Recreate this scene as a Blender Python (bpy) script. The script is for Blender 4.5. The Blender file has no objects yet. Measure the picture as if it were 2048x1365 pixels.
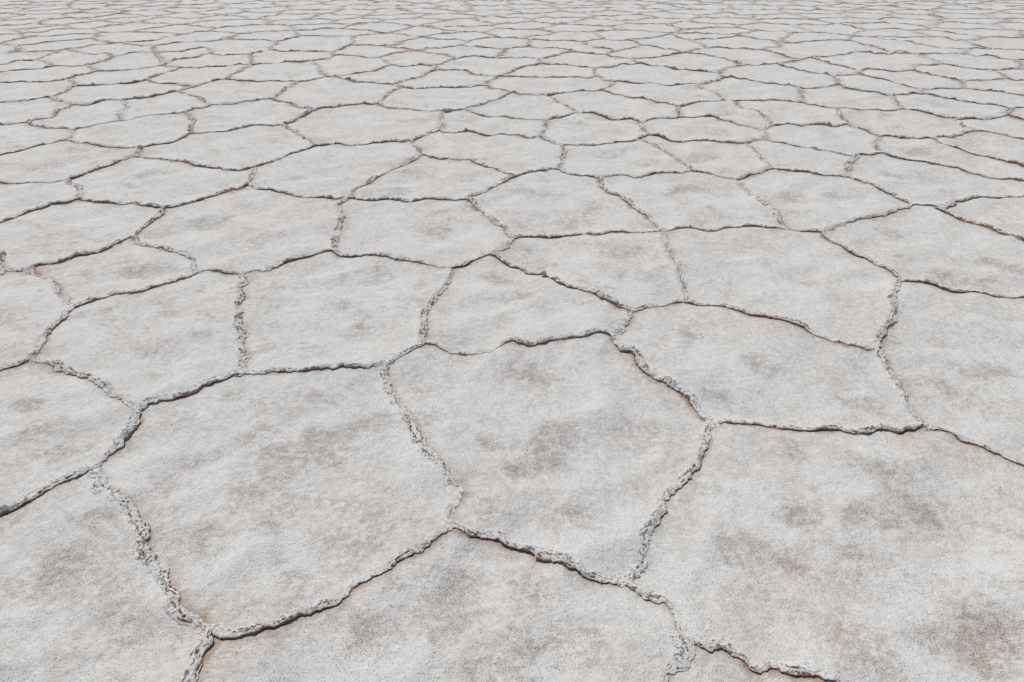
NETWORK = """
n1 424,1271
n2 191,933
n3 905,1053
n4 1257,1160
n5 1421,849
n6 1370,1278
n7 277,815
n8 60,714
n9 486,751
n10 147,620
n11 394,546
n12 62,541
n13 14,540
n14 270,475
n15 480,545
n16 668,497
n17 777,736
n18 852,694
n19 898,535
n20 693,396
n21 1028,479
n22 984,515
n23 1260,621
n24 1375,600
n25 1213,671
n26 1854,854
n27 1755,697
n28 1801,560
n29 1640,464
n30 1328,462
n31 1580,455
n32 1460,355
n33 1828,406
n34 1884,420
n35 1697,350
n36 1545,339
n37 1490,291
n38 1713,315
n39 1761,310
n40 1531,279
n41 1300,271
n42 1529,255
n43 1362,231
n44 1699,251
n45 1756,271
n46 1872,277
n47 1953,262
n48 1913,238
n49 2016,233
n50 2023,217
n51 1845,189
n52 1800,216
n53 1672,220
n54 1603,205
n55 1466,199
n56 1548,250
n57 1357,214
n58 1196,181
n59 1228,165
n60 1397,171
n61 1445,157
n62 1599,173
n63 1678,172
n64 1782,191
n65 1836,177
n66 1929,175
n67 1924,162
n68 2014,157
n69 1978,139
n70 1823,140
n71 1720,145
n72 1666,151
n73 1553,128
n74 1436,147
n75 1276,128
n76 1193,153
n77 993,152
n78 1191,138
n79 1085,127
n80 1076,118
n81 1148,105
n82 918,116
n83 1211,109
n84 1263,118
n85 1372,105
n86 1283,91
n87 1432,96
n88 1527,100
n89 1487,129
n90 1603,118
n91 1621,116
n92 1693,107
n93 1881,128
n94 2045,137
n95 1830,108
n96 1934,106
n97 2031,120
n98 1936,98
n101 135,359
n102 274,311
n103 154,400
n104 332,417
n105 496,372
n106 509,334
n107 630,289
n108 844,309
n109 932,401
n110 1042,350
n111 1117,340
n112 1198,358
n113 1381,344
n114 1275,280
n115 1123,290
n116 1085,275
n117 1088,241
n118 877,260
n119 823,284
n120 885,225
n121 926,222
n122 1025,186
n123 1093,190
n124 1152,225
n125 1276,242
n126 969,172
n127 805,175
n128 757,208
n129 630,221
n130 566,252
n131 381,270
n132 280,298
n133 126,282
n134 144,262
n135 239,241
n136 55,246
n137 141,207
n138 104,196
n139 152,172
n140 132,160
n141 190,143
n142 326,131
n143 294,160
n144 357,137
n145 390,171
n146 352,184
n147 244,201
n148 424,209
n149 369,227
n150 537,196
n151 596,163
n152 444,162
n153 501,130
n154 499,111
n155 654,155
n156 619,123
n157 786,131
n158 754,115
n159 868,135
n160 877,140
n161 786,170
n162 668,113
n163 663,104
n164 738,91
n165 839,102
n166 425,109
n167 413,97
n168 308,105
n169 229,115
n170 171,132
n171 106,133
n172 65,120
n173 113,103
n174 135,98
n175 244,87
n177 308,91
b1 330,1580
b2 1240,1620
b3 1900,1500
b4 -70,1050
b5 -80,750
b6 -60,575
b7 -60,500
b8 2130,965
b9 2110,602
b10 2190,528
b11 2120,391
b12 2230,373
b13 2100,352
b14 2190,288
b15 2100,252
b16 2180,211
b17 2090,200
b18 2170,164
b19 2080,133
b20 2140,121
b21 2070,101
b30 -140,372
b31 -50,472
b32 -60,325
b33 -200,252
b34 -90,207
b35 -190,168
b36 -60,150
b37 -150,134
b38 -40,110
c1 -100,1520
c2 2200,1440
--
n1 396,1254 359,1220 360,1196 333,1162 321,1138 297,1121 290,1093 292,1059 267,1025 246,994 205,970 n2
n1 441,1278 492,1273 537,1254 554,1252 625,1221 677,1196 700,1179 731,1163 768,1141 803,1117 837,1107 864,1086 891,1069 n3
n1 427,1285 407,1322 393,1363 370,1420 b1
n3 953,1069 1001,1074 1028,1090 1062,1097 1079,1110 1124,1127 1144,1139 1178,1151 1223,1158 n4
n4 1271,1145 1288,1097 1295,1069 1322,1028 1322,998 1349,970 1369,950 1403,915 1416,881 n5
n4 1288,1196 1325,1206 1349,1237 1364,1262 n6
n6 1433,1295 1485,1322 1509,1336 1539,1333 1580,1350 1621,1358 1680,1372 b3
n6 1373,1315 1349,1339 1332,1363 b2
n2 164,943 130,963 102,977 62,999 0,1025 b4
n2 212,912 239,888 260,864 273,844 279,827 n7
n7 253,806 222,786 191,762 164,751 130,741 103,727 75,719 n8
n7 308,803 359,792 386,787 403,775 444,762 468,753 n9
n8 38,724 0,734 b5
n8 82,697 92,676 116,652 137,632 n10
n10 191,604 232,592 273,586 314,574 362,560 n11
n10 133,604 116,584 112,572 98,561 80,551 n12
n12 50,542 30,541 n13
n13 0,549 b6
n13 5,525 0,512 b7
n12 77,534 108,526 135,518 160,509 205,498 230,488 262,476 n14
n14 275,485 300,492 328,498 350,505 380,518 392,532 n11
n11 410,541 437,544 465,545 n15
n15 490,545 512,539 532,537 575,522 612,512 647,502 n16
n15 489,562 480,577 490,594 479,615 478,652 485,690 488,724 487,742 n9
n9 530,748 578,745 615,750 649,743 700,739 727,739 761,736 n17
n17 802,722 830,707 847,702 n18
n18 847,686 850,663 847,635 857,615 871,598 887,577 900,555 902,542 n19
n16 674,505 702,507 732,506 757,511 774,516 812,520 849,526 882,532 n19
n16 669,480 677,460 684,447 684,430 673,415 684,407 692,400 n20
n19 924,534 942,527 974,517 n22
n22 1002,505 1022,487 n21
n22 1000,525 1022,534 1039,535 1062,546 1087,551 1114,563 1132,574 1182,589 1209,604 1233,616 1250,618 n23
n23 1281,618 1315,613 1349,603 1368,599 n24
n23 1257,639 1237,663 1220,669 n25
n18 881,697 912,704 956,700 980,698 1008,693 1028,688 1062,693 1093,688 1127,681 1161,680 1185,673 n25
n25 1240,693 1267,707 1281,727 1298,751 1325,768 1367,784 1392,813 1413,837 n5
n17 773,751 782,775 791,799 803,823 826,844 837,868 850,895 871,919 885,946 900,963 915,977 917,994 905,1015 902,1035 n3
n5 1451,847 1485,845 1533,845 1574,851 1621,859 1673,862 1721,866 1758,861 1792,864 1827,856 n26
n26 1888,861 1912,881 1946,892 1977,902 2015,922 2048,936 b8
n26 1840,840 1820,813 1806,782 1789,755 1768,727 1758,706 n27
n24 1399,608 1437,611 1464,618 1492,628 1539,642 1574,649 1608,659 1656,678 1690,686 1721,696 1742,698 n27
n27 1762,680 1775,652 1789,625 1786,598 1792,574 n28
n28 1828,566 1856,570 1886,574 1906,579 1946,584 1976,587 2011,590 2048,592 b9
n28 1791,550 1766,535 1743,522 1728,512 1708,507 1691,500 1671,485 1653,472 n29
n24 1373,592 1366,572 1359,552 1346,525 1336,505 1329,487 1322,475 n30
n21 1039,474 1074,474 1106,472 1136,470 1164,467 1194,470 1224,466 1261,466 1299,465 n30
n30 1359,461 1386,457 1414,460 1449,456 1479,455 1509,452 1534,456 1560,456 n31
n31 1601,459 1626,464 n29
n31 1563,442 1548,422 1529,411 1511,395 1489,377 1474,362 n32
n29 1661,461 1691,452 1721,444 1743,436 1776,429 1806,419 n33
n33 1848,410 1871,416 n34
n34 1906,429 1936,445 1966,455 1998,470 2024,478 2048,487 b10
n34 1896,414 1908,405 1931,400 1956,395 1986,397 2016,396 2048,394 b11
n33 1818,402 1798,394 1778,386 1761,380 1741,370 1721,362 1706,356 n35
n32 1474,355 1499,348 1520,343 n36
n36 1581,341 1618,346 1648,350 1676,351 n35
n36 1536,330 1524,318 1512,307 1502,299 n37
n35 1697,337 1700,329 1709,323 n38
n38 1736,314 n39
n39 1781,315 1823,320 1861,327 1896,334 1926,341 1966,350 1993,354 2031,360 b12
n38 1701,316 1681,309 1659,303 1640,300 1623,295 1604,292 1579,289 1551,282 n40
n40 1514,280 1504,285 n37
n37 1471,290 1445,289 1428,287 1416,284 1391,282 1363,280 1343,277 1319,272 n41
n40 1527,270 1524,263 n42
n42 1505,252 1469,246 1442,240 1432,238 1406,236 1381,233 n43
n42 1538,252 n56
n56 1574,249 1599,251 1625,249 1651,251 1676,254 n44
n44 1705,255 1724,260 1742,266 n45
n45 1757,279 1748,284 1751,294 1755,304 n39
n45 1766,271 1783,272 1804,276 1826,274 1843,277 1860,277 n46
n46 1879,284 1895,290 1915,295 1937,302 1959,309 1985,314 2006,321 2023,327 2048,334 b13
n46 1884,274 1903,274 1920,269 1937,265 n47
n47 1971,263 1992,268 2014,272 2048,278 b14
n47 1942,258 1929,251 1920,246 n48
n48 1927,239 1937,237 1954,237 1980,236 2006,234 n49
n49 2028,237 2048,242 b15
n49 2012,229 2019,224 n50
n50 2048,215 b16
n50 2009,214 1989,210 1971,209 1951,205 1929,202 1912,199 1886,196 1869,193 n51
n48 1900,236 1872,231 1857,227 1843,225 1826,220 n52
n52 1792,220 1770,221 1754,220 1736,221 1715,221 1698,220 n53
n53 1676,231 1688,241 n44
n53 1664,219 1651,216 1633,212 1616,207 n54
n54 1582,204 1557,202 1531,201 1505,199 1480,199 n55
n55 1471,208 1483,215 1502,222 1524,233 1538,244 n56
n55 1452,202 1439,206 1420,207 1394,209 1374,212 n57
n57 1357,222 n43
n57 1341,208 1324,206 1307,203 1276,198 1251,193 1225,188 n58
n58 1199,177 1211,175 1223,172 n59
n59 1259,166 1293,167 1328,169 1370,169 1385,170 n60
n60 1406,178 1428,185 1444,193 n55
n60 1411,166 1420,162 1437,161 n61
n61 1463,156 1483,159 1505,162 1531,166 1557,169 1582,172 n62
n62 1599,183 1604,193 n54
n62 1616,175 1642,175 1659,174 n63
n63 1693,177 1710,180 1724,183 1744,186 1770,190 n64
n64 1787,198 1794,207 n52
n64 1794,189 1811,191 1821,188 n51
n51 1846,183 n65
n65 1852,177 1877,175 1900,175 n66
n66 1946,176 1971,179 1992,184 2014,187 2048,192 b17
n66 1927,169 n67
n67 1946,162 1971,161 1992,160 n68
n68 2031,160 2048,161 b18
n68 2002,151 1988,144 n69
n67 1912,160 1898,156 1872,152 1845,147 n70
n65 1818,172 1804,166 1773,160 1750,156 1734,152 n71
n72 1671,158 1675,166 n63
n72 1676,149 1698,149 n71
n72 1657,149 1623,145 1606,142 1596,140 1575,134 n73
n74 1441,152 n61
n74 1425,145 1401,144 1377,142 1345,137 1310,132 n75
n74 1442,142 1452,138 1469,134 n89
n89 1500,127 1522,129 n73
n59 1213,162 1203,156 n76
n76 1174,156 1157,155 1119,155 1085,155 1054,155 1023,154 n77
n76 1188,147 n78
n78 1208,137 1225,133 1247,129 n75
n78 1174,135 1145,132 1129,131 1105,128 n79
n77 1005,150 1030,141 1051,133 1068,130 n79
n79 1077,123 n80
n80 1093,115 1116,111 1129,108 n81
n80 1049,118 1030,116 1007,114 984,113 960,113 936,115 n82
n81 1174,107 1191,109 n83
n83 1225,113 1247,116 n84
n84 1268,123 n75
n84 1285,118 1310,115 1341,111 n85
n83 1228,103 1259,97 1272,94 n86
n86 1302,93 1328,97 1352,102 n85
n85 1385,102 1403,99 1420,97 n87
n87 1454,97 1490,99 n88
n85 1388,109 1408,110 1428,114 1449,118 1470,123 n89
n88 1545,106 1574,111 1592,115 n90
n73 1574,125 1590,122 n90
n90 n91
n91 1633,113 1664,112 1682,109 n92
n91 1633,120 1664,127 1688,133 1708,139 n71
n71 1730,140 1744,141 1766,141 1792,142 n70
n70 1828,135 1838,131 1860,132 n93
n93 1903,131 1937,136 1963,139 n69
n69 1997,140 2019,139 n94
n94 b19
n93 1872,121 1857,118 1844,113 n95
n92 1707,104 1732,103 1753,105 1775,107 1801,107 n95
n95 1860,107 1886,108 1912,108 n96
n96 1954,109 1980,112 2006,117 n97
n97 b20
n97 2034,126 n94
n96 n98
n98 1954,98 1978,97 2006,97 2048,100 b21
n101 125,360 95,362 62,363 37,365 0,367 b30
n101 160,351 195,337 220,332 240,324 260,315 n102
n101 145,370 160,380 160,392 n103
n103 132,406 107,410 75,422 45,430 20,440 0,447 b31
n103 170,402 195,406 225,408 262,409 290,415 317,417 n104
n104 325,427 310,442 295,455 278,467 n14
n104 355,414 387,406 420,395 450,386 482,376 n105
n105 500,360 507,345 n106
n102 287,316 325,319 362,325 400,331 437,335 462,340 492,339 n106
n106 542,327 562,322 582,310 609,299 n107
n105 512,375 537,381 567,386 594,392 624,394 652,396 674,397 n20
n20 702,386 724,372 737,365 757,354 777,342 799,331 827,320 n108
n20 724,399 762,400 799,400 837,401 874,401 912,402 n109
n109 947,410 962,422 977,435 994,452 1012,462 n21
n109 949,392 974,380 999,370 1024,359 n110
n108 874,315 912,320 937,322 974,334 999,340 1022,347 n110
n110 1069,346 1091,345 1101,340 n111
n111 1129,345 1154,350 1179,354 n112
n112 1206,372 1219,387 1239,395 1256,405 1274,422 1294,435 1311,447 n30
n112 1219,356 1244,352 1274,355 1311,351 1349,349 n113
n113 1406,347 1434,352 n32
n113 1374,334 1354,325 1336,311 1319,299 1307,290 1290,285 n114
n114 1288,275 n41
n114 1259,283 1234,286 1201,289 1174,291 1148,292 n115
n115 1128,304 1123,318 1122,331 n111
n115 1109,289 1095,282 n116
n116 1087,266 1092,254 1090,247 n117
n116 1071,275 1054,275 1037,272 1018,272 996,272 970,271 945,268 919,266 894,265 n118
n118 859,267 842,275 n119
n119 827,292 836,301 n108
n119 803,286 774,285 759,287 731,289 706,289 680,289 648,290 n107
n118 883,251 880,239 n120
n120 902,224 n121
n121 945,226 970,231 996,234 1030,238 1054,241 1075,242 n117
n121 936,218 957,209 976,204 993,199 1013,190 n122
n122 1037,189 1054,190 1076,190 n123
n123 1111,187 1140,186 1165,184 n58
n123 1105,196 1116,203 1131,212 1143,218 n124
n124 1143,229 1123,234 1100,239 n117
n124 1174,226 1199,229 1217,233 1234,237 1259,239 n125
n125 1288,242 1307,237 1328,234 1345,233 n43
n125 1278,249 1285,256 1292,265 n41
n122 1005,183 988,179 n126
n126 971,167 979,162 988,157 n77
n126 953,173 919,175 885,176 851,177 825,176 n127
n127 791,181 774,191 762,200 n128
n128 769,213 791,216 808,218 834,222 851,226 n120
n128 740,209 723,209 697,213 680,214 645,217 n129
n129 613,231 596,237 583,246 n130
n130 576,256 588,263 596,272 610,280 n107
n130 545,255 519,256 502,256 485,260 460,266 425,269 400,271 n131
n131 366,277 349,281 325,287 299,295 n132
n132 n102
n132 265,298 239,297 205,292 171,290 145,285 n133
n133 103,288 68,296 34,303 0,310 b32
n133 137,275 143,268 n134
n134 154,258 179,254 205,249 226,243 n135
n134 125,260 103,259 82,253 65,249 n136
n136 26,248 0,249 b33
n136 77,237 103,231 116,222 128,213 n137
n137 120,202 n138
n138 84,195 60,200 34,203 0,205 b34
n138 118,188 128,183 142,177 n139
n139 145,166 n140
n140 120,162 96,162 68,165 48,164 26,166 0,166 b35
n140 145,155 162,151 179,146 n141
n141 222,142 256,139 290,136 316,132 n142
n139 179,170 214,169 248,166 273,162 n143
n143 308,154 333,145 n144
n144 342,134 n142
n143 316,165 350,166 379,169 n145
n145 378,176 362,182 n146
n146 340,187 316,190 282,197 256,200 n147
n147 251,208 250,219 241,227 n135
n147 214,202 179,207 154,206 n137
n146 374,190 393,196 408,203 n148
n148 413,215 396,220 383,224 n149
n149 357,229 340,231 308,234 273,238 n135
n149 378,234 386,243 381,254 n131
n148 443,208 473,205 502,202 519,200 n150
n150 552,201 571,204 593,209 613,215 n129
n150 552,190 566,181 578,173 n151
n151 571,161 537,162 502,162 472,162 n152
n152 425,165 408,168 n145
n152 456,157 460,151 472,147 490,139 n153
n144 391,136 417,134 443,132 477,129 n153
n153 502,121 n154
n151 613,162 631,160 n155
n155 641,149 637,138 629,130 n156
n153 519,129 545,127 579,127 605,126 n156
n155 690,152 706,149 731,145 753,138 n157
n155 673,158 690,160 706,163 740,166 771,169 n161
n161 n127
n157 779,128 765,120 n158
n157 803,132 825,132 846,133 n159
n159 n160
n160 853,147 841,154 817,159 n161
n160 894,142 914,142 936,145 953,149 n77
n159 885,127 902,120 n82
n158 735,114 714,114 697,114 n162
n162 656,117 639,120 n156
n162 n163
n163 631,103 605,103 576,104 545,103 519,105 n154
n163 678,99 704,94 n164
n158 774,111 800,107 825,104 n165
n82 899,112 882,109 865,107 n165
n164 765,94 791,97 817,99 n165
n154 477,110 451,110 n166
n166 408,112 383,118 357,121 340,125 n142
n166 n167
n142 319,120 311,110 n168
n168 325,104 350,102 366,101 391,99 n167
n168 280,108 256,110 239,112 n169
n169 214,122 197,127 179,131 n170
n170 181,137 n141
n170 145,135 120,134 n171
n171 85,137 60,141 34,142 0,145 b36
n171 99,127 85,123 n172
n172 43,122 17,126 0,128 b37
n172 82,114 103,107 n173
n173 96,103 68,104 34,105 0,107 b38
n173 n174
n169 214,108 179,107 154,103 n174
n174 162,96 188,91 214,89 n175
n168 304,98 n177
n175 273,91 291,91 n177
b38 b37
b37 b36
b36 b35
b35 b34
b34 b33
b33 b32
b32 b30
b30 b31
b31 b7
b7 b6
b6 b5
b5 b4
b4 c1
c1 b1
b1 b2
b2 b3
b3 c2
c2 b8
b8 b9
b9 b10
b10 b11
b11 b12
b12 b13
b13 b14
b14 b15
b15 b16
b16 b17
b17 b18
b18 b19
b19 b20
b20 b21
"""
STAINS = [(1059,745,0.10,0.06,-0.2,0.60),(871,782,0.10,0.06,-0.2,0.35),(1107,861,0.11,0.07,0.5,0.60),(1093,902,0.08,0.06,-0.4,0.60),(1120,929,0.08,0.05,-0.5,0.60),(871,837,0.09,0.06,0.6,0.50),(980,888,0.09,0.04,-0.3,0.50),(1305,861,0.07,0.05,0.6,0.50),(1042,940,0.09,0.04,0.2,0.55),(738,854,0.10,0.06,-0.6,0.50),(700,860,0.09,0.05,0.8,0.40),(1377,662,0.09,0.05,-0.4,0.70),(1365,690,0.10,0.06,0.7,0.40),(1028,598,0.12,0.07,-0.2,0.50),(1008,563,0.07,0.04,-0.6,0.50),(724,652,0.05,0.04,-0.8,0.70),(761,604,0.05,0.04,-0.4,0.50),(816,601,0.07,0.04,-0.3,0.40),(1161,604,0.11,0.05,-0.2,0.40),(1512,724,0.07,0.05,-0.4,0.55),(1540,745,0.08,0.06,-0.3,0.50),(1437,792,0.07,0.05,-0.7,0.80),(1734,813,0.08,0.06,0.5,0.50),(1700,806,0.07,0.04,-0.3,0.40),(1731,933,0.10,0.07,-0.8,0.70),(1826,943,0.12,0.09,0.8,0.50),(1792,680,0.06,0.04,-0.9,0.60),(1806,710,0.06,0.05,0.5,0.40),(1878,693,0.07,0.05,0.2,0.40),(1946,744,0.11,0.06,-0.6,0.55),(2014,751,0.08,0.04,-0.2,0.60),(1895,772,0.11,0.05,-0.9,0.50),(1929,796,0.08,0.05,0.5,0.40),(1587,902,0.09,0.05,-0.7,0.45),(1427,970,0.09,0.05,-0.5,0.50),(1625,970,0.05,0.03,-0.6,0.70),(1594,1038,0.08,0.04,-0.8,0.60),(1724,1038,0.06,0.03,0.9,0.90),(1775,1038,0.05,0.04,0.5,0.80),(1775,1001,0.08,0.06,-0.0,0.50),(1826,1011,0.07,0.05,-0.8,0.50),(1850,1033,0.05,0.03,0.7,0.70),(1584,1124,0.06,0.04,-0.8,0.70),(1468,1117,0.07,0.04,-0.5,0.55),(1509,1093,0.04,0.03,-0.6,0.60),(1707,1110,0.07,0.07,0.1,0.50),(1690,1264,0.08,0.04,0.7,0.50),(1936,1278,0.10,0.07,0.4,0.80),(1731,1315,0.09,0.05,-0.5,0.45),(1980,1250,0.10,0.07,0.8,0.50),(1620,1050,0.07,0.05,0.5,0.45),(154,1121,0.07,0.05,0.1,0.60),(109,1172,0.11,0.07,-0.4,0.80),(239,1216,0.13,0.09,-0.8,0.45),(325,1011,0.07,0.04,0.3,0.70),(205,1035,0.06,0.06,-0.7,0.50),(164,1039,0.08,0.05,-0.8,0.45),(396,1066,0.08,0.06,0.1,0.55),(530,980,0.15,0.10,-0.5,0.50),(489,998,0.06,0.06,-0.9,0.40),(506,1063,0.13,0.06,0.6,0.45),(273,1076,0.08,0.05,0.1,0.40),(44,1039,0.06,0.03,0.3,0.50),(939,1162,0.07,0.06,0.5,0.75),(905,1192,0.09,0.06,-0.9,0.50),(785,1257,0.05,0.05,-0.0,0.60),(741,1261,0.08,0.05,-0.7,0.85),(796,1172,0.05,0.04,0.0,0.50),(1059,1175,0.07,0.07,0.6,0.35),(1144,1254,0.07,0.05,-0.2,0.50),(1059,1288,0.08,0.04,-0.5,0.40),(871,1227,0.08,0.06,-0.7,0.40),(878,1274,0.06,0.05,0.7,0.50),(1008,1336,0.10,0.06,0.6,0.50),(727,1093,0.10,0.05,0.7,0.50),(744,1039,0.07,0.05,0.6,0.50),(973,1025,0.07,0.05,-0.6,0.40),(1144,1032,0.10,0.05,-0.6,0.40),(660,1000,0.10,0.06,0.1,0.35),(335,615,0.12,0.07,-0.9,0.55),(403,676,0.10,0.07,-0.0,0.50),(280,700,0.06,0.04,-0.8,0.50),(321,693,0.07,0.06,-0.3,0.40),(58,816,0.07,0.05,0.2,0.60),(75,809,0.07,0.05,-0.3,0.50),(68,871,0.10,0.06,0.7,0.50),(171,895,0.06,0.05,0.5,0.40),(106,922,0.09,0.06,-0.6,0.50),(479,786,0.07,0.04,0.3,0.60),(355,827,0.10,0.06,-0.6,0.40),(485,881,0.10,0.05,0.7,0.75),(632,792,0.09,0.06,-0.3,0.55),(625,912,0.15,0.08,-0.2,0.70),(667,861,0.11,0.05,0.3,0.60),(650,885,0.07,0.05,-0.9,0.60),(376,929,0.05,0.04,0.6,0.60),(533,915,0.08,0.05,0.8,0.40),(608,690,0.04,0.03,-0.0,0.60),(677,611,0.08,0.06,0.5,0.60),(540,697,0.11,0.05,0.3,0.35),(219,645,0.08,0.06,0.2,0.40),(275,352,0.13,0.07,0.8,0.60),(312,345,0.10,0.07,0.7,0.60),(267,370,0.11,0.06,-0.5,0.60),(160,472,0.09,0.07,0.9,0.40),(50,450,0.16,0.08,-0.2,0.50),(325,472,0.09,0.05,-0.2,0.50),(462,436,0.05,0.04,0.1,0.60),(412,445,0.15,0.09,-0.2,0.45),(275,537,0.19,0.11,-0.6,0.50),(175,547,0.08,0.08,0.9,0.50),(342,537,0.09,0.05,-0.3,0.50),(40,570,0.08,0.05,-0.5,0.40),(537,475,0.17,0.11,0.5,0.50),(650,415,0.08,0.05,-0.4,0.40),(874,427,0.12,0.05,0.5,0.50),(899,442,0.08,0.05,0.8,0.50),(862,470,0.15,0.11,-0.6,0.55),(892,460,0.08,0.04,-0.3,0.60),(692,552,0.06,0.03,0.9,0.75),(749,542,0.09,0.08,0.4,0.50),(822,425,0.10,0.06,0.8,0.35),(794,380,0.16,0.10,0.1,0.50),(809,345,0.11,0.07,0.1,0.50),(857,352,0.07,0.04,0.6,0.50),(702,355,0.09,0.05,-0.6,0.40),(577,357,0.13,0.06,-0.2,0.50),(1004,562,0.08,0.06,-0.3,0.60),(1374,377,0.13,0.08,-0.8,0.65),(1344,385,0.12,0.05,0.8,0.65),(1411,375,0.09,0.05,0.6,0.45),(1399,407,0.15,0.08,0.1,0.45),(1179,407,0.09,0.06,-0.6,0.50),(1186,422,0.11,0.08,0.4,0.50),(1044,385,0.13,0.09,-0.2,0.50),(1124,387,0.13,0.08,0.2,0.40),(1039,447,0.09,0.07,0.7,0.50),(1144,452,0.07,0.05,0.7,0.60),(1059,500,0.08,0.04,0.2,0.60),(1214,505,0.10,0.09,0.3,0.50),(1264,555,0.13,0.11,0.2,0.40),(1236,305,0.14,0.11,0.7,0.50),(1399,315,0.16,0.10,0.3,0.60),(1199,312,0.11,0.07,0.0,0.40),(1781,350,0.13,0.07,-0.8,0.85),(1748,327,0.13,0.08,0.1,0.50),(1671,392,0.09,0.05,-0.5,0.60),(1601,400,0.11,0.10,0.7,0.50),(1568,385,0.12,0.06,0.9,0.45),(1998,532,0.13,0.07,-0.9,0.80),(1958,560,0.12,0.07,0.2,0.60),(1923,520,0.09,0.08,-0.8,0.40),(1786,475,0.14,0.08,-0.3,0.40),(1801,515,0.09,0.06,0.6,0.50),(1608,565,0.06,0.04,0.2,0.50),(1893,385,0.07,0.06,0.9,0.50),(1836,305,0.15,0.10,-0.4,0.50),(1591,427,0.11,0.07,0.4,0.40),(120,210,0.13,0.07,-0.9,0.40),(300,250,0.13,0.09,-0.4,0.40),(430,235,0.17,0.10,0.2,0.45),(520,230,0.15,0.08,0.2,0.45),(470,300,0.14,0.10,-0.8,0.40),(800,240,0.12,0.08,0.7,0.40),(640,235,0.10,0.08,-0.7,0.40),(930,245,0.17,0.08,-0.7,0.55),(840,195,0.12,0.11,0.3,0.45),(1160,245,0.16,0.09,-0.7,0.50),(1245,220,0.13,0.09,0.9,0.50),(1330,190,0.10,0.06,0.6,0.60),(1400,192,0.09,0.08,-0.4,0.60),(1455,230,0.14,0.09,0.7,0.60),(1440,265,0.15,0.14,-0.6,0.50),(1640,232,0.12,0.06,0.5,0.50),(1520,185,0.12,0.07,-0.8,0.55),(1770,230,0.14,0.09,0.9,0.55),(1790,255,0.12,0.07,0.9,0.50),(1850,300,0.12,0.08,0.8,0.50),(1940,285,0.24,0.14,0.9,0.45),(1120,155,0.11,0.10,0.4,0.50),(1080,172,0.12,0.08,-0.7,0.50),(1000,330,0.12,0.07,-0.0,0.40),(230,300,0.15,0.10,-0.2,0.40),(90,330,0.17,0.12,0.5,0.40)]
SUN_EL, SUN_AZ, SUN_E, SKY_S, EXPO = 65, 36, 3.0, 0.10, 0.03

import bpy, math, random
import numpy as np
from mathutils import Vector, Matrix
from mathutils.geometry import delaunay_2d_cdt

random.seed(7)
rng = np.random.default_rng(11)
R = math.radians

# ------------------------------------------------------------------ camera
PW, PH = 2048.0, 1365.0
FPX = PW * 24.0 / 36.0
PITCH = math.atan2(822.0, FPX)
CAMH = 1.6
CP, SP = math.cos(PITCH), math.sin(PITCH)

def to_ground(px, py):
    """photo pixel -> point of the ground"""
    x = (px - PW / 2) / FPX
    y = -(py - PH / 2) / FPX
    dx, dy, dz = x, CP + y * SP, -SP + y * CP
    t = CAMH / -dz
    return (dx * t, dy * t)

def to_photo(p):
    p = np.asarray(p, float)
    X, Y = p[..., 0], p[..., 1]
    zc = Y * CP + CAMH * SP
    yc = Y * SP - CAMH * CP
    return np.stack([PW / 2 + FPX * X / zc, PH / 2 - FPX * yc / zc], -1)

# ------------------------------------------------------------------ noise
_perm = rng.permutation(512)
_perm = np.concatenate([_perm, _perm, _perm])
_grad = rng.normal(size=(512, 3))
_grad /= np.linalg.norm(_grad, axis=1)[:, None]

def noise3(x, y, z):
    x, y, z = np.broadcast_arrays(np.asarray(x, float), np.asarray(y, float), np.asarray(z, float))
    xi, yi, zi = np.floor(x), np.floor(y), np.floor(z)
    xf, yf, zf = x - xi, y - yi, z - zi
    xi = xi.astype(np.int64) & 511; yi = yi.astype(np.int64) & 511; zi = zi.astype(np.int64) & 511
    u = xf**3 * (xf * (xf * 6 - 15) + 10); v = yf**3 * (yf * (yf * 6 - 15) + 10); w = zf**3 * (zf * (zf * 6 - 15) + 10)
    def g(i, j, k):
        h = _perm[(_perm[(_perm[(xi + i) & 511] + yi + j) & 511] + zi + k) & 511] & 511
        gr = _grad[h]
        return gr[..., 0] * (xf - i) + gr[..., 1] * (yf - j) + gr[..., 2] * (zf - k)
    a = g(0,0,0) * (1 - u) + g(1,0,0) * u
    b = g(0,1,0) * (1 - u) + g(1,1,0) * u
    c = g(0,0,1) * (1 - u) + g(1,0,1) * u
    d = g(0,1,1) * (1 - u) + g(1,1,1) * u
    return 1.6 * ((a * (1 - v) + b * v) * (1 - w) + (c * (1 - v) + d * v) * w)

def fbm(x, y, z, octaves=3, gain=0.5):
    s, a, f = 0.0, 1.0, 1.0
    for i in range(octaves):
        s = s + a * noise3(x * f + 17.3 * i, y * f + 5.1 * i, z * f + 9.7 * i)
        a *= gain; f *= 2.03
    return s

def sstep(a, b, x):
    t = np.clip((x - a) / (b - a), 0, 1)
    return t * t * (3 - 2 * t)

# ------------------------------------------------------------------ the crack network: traced corners, then far plates
nodes = {}
raw_edges = []
_a, _b = NETWORK.split('--')
for line in _a.strip().splitlines():
    k, xy = line.split()
    nodes[k] = to_ground(*map(float, xy.split(',')))
for line in _b.strip().splitlines():
    t = line.split()
    a = t[0]
    mids = [to_ground(*map(float, q.split(','))) for q in t[1:-1]]
    raw_edges.append((a, t[-1], np.array([nodes[a]] + mids + [nodes[t[-1]]])))

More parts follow.
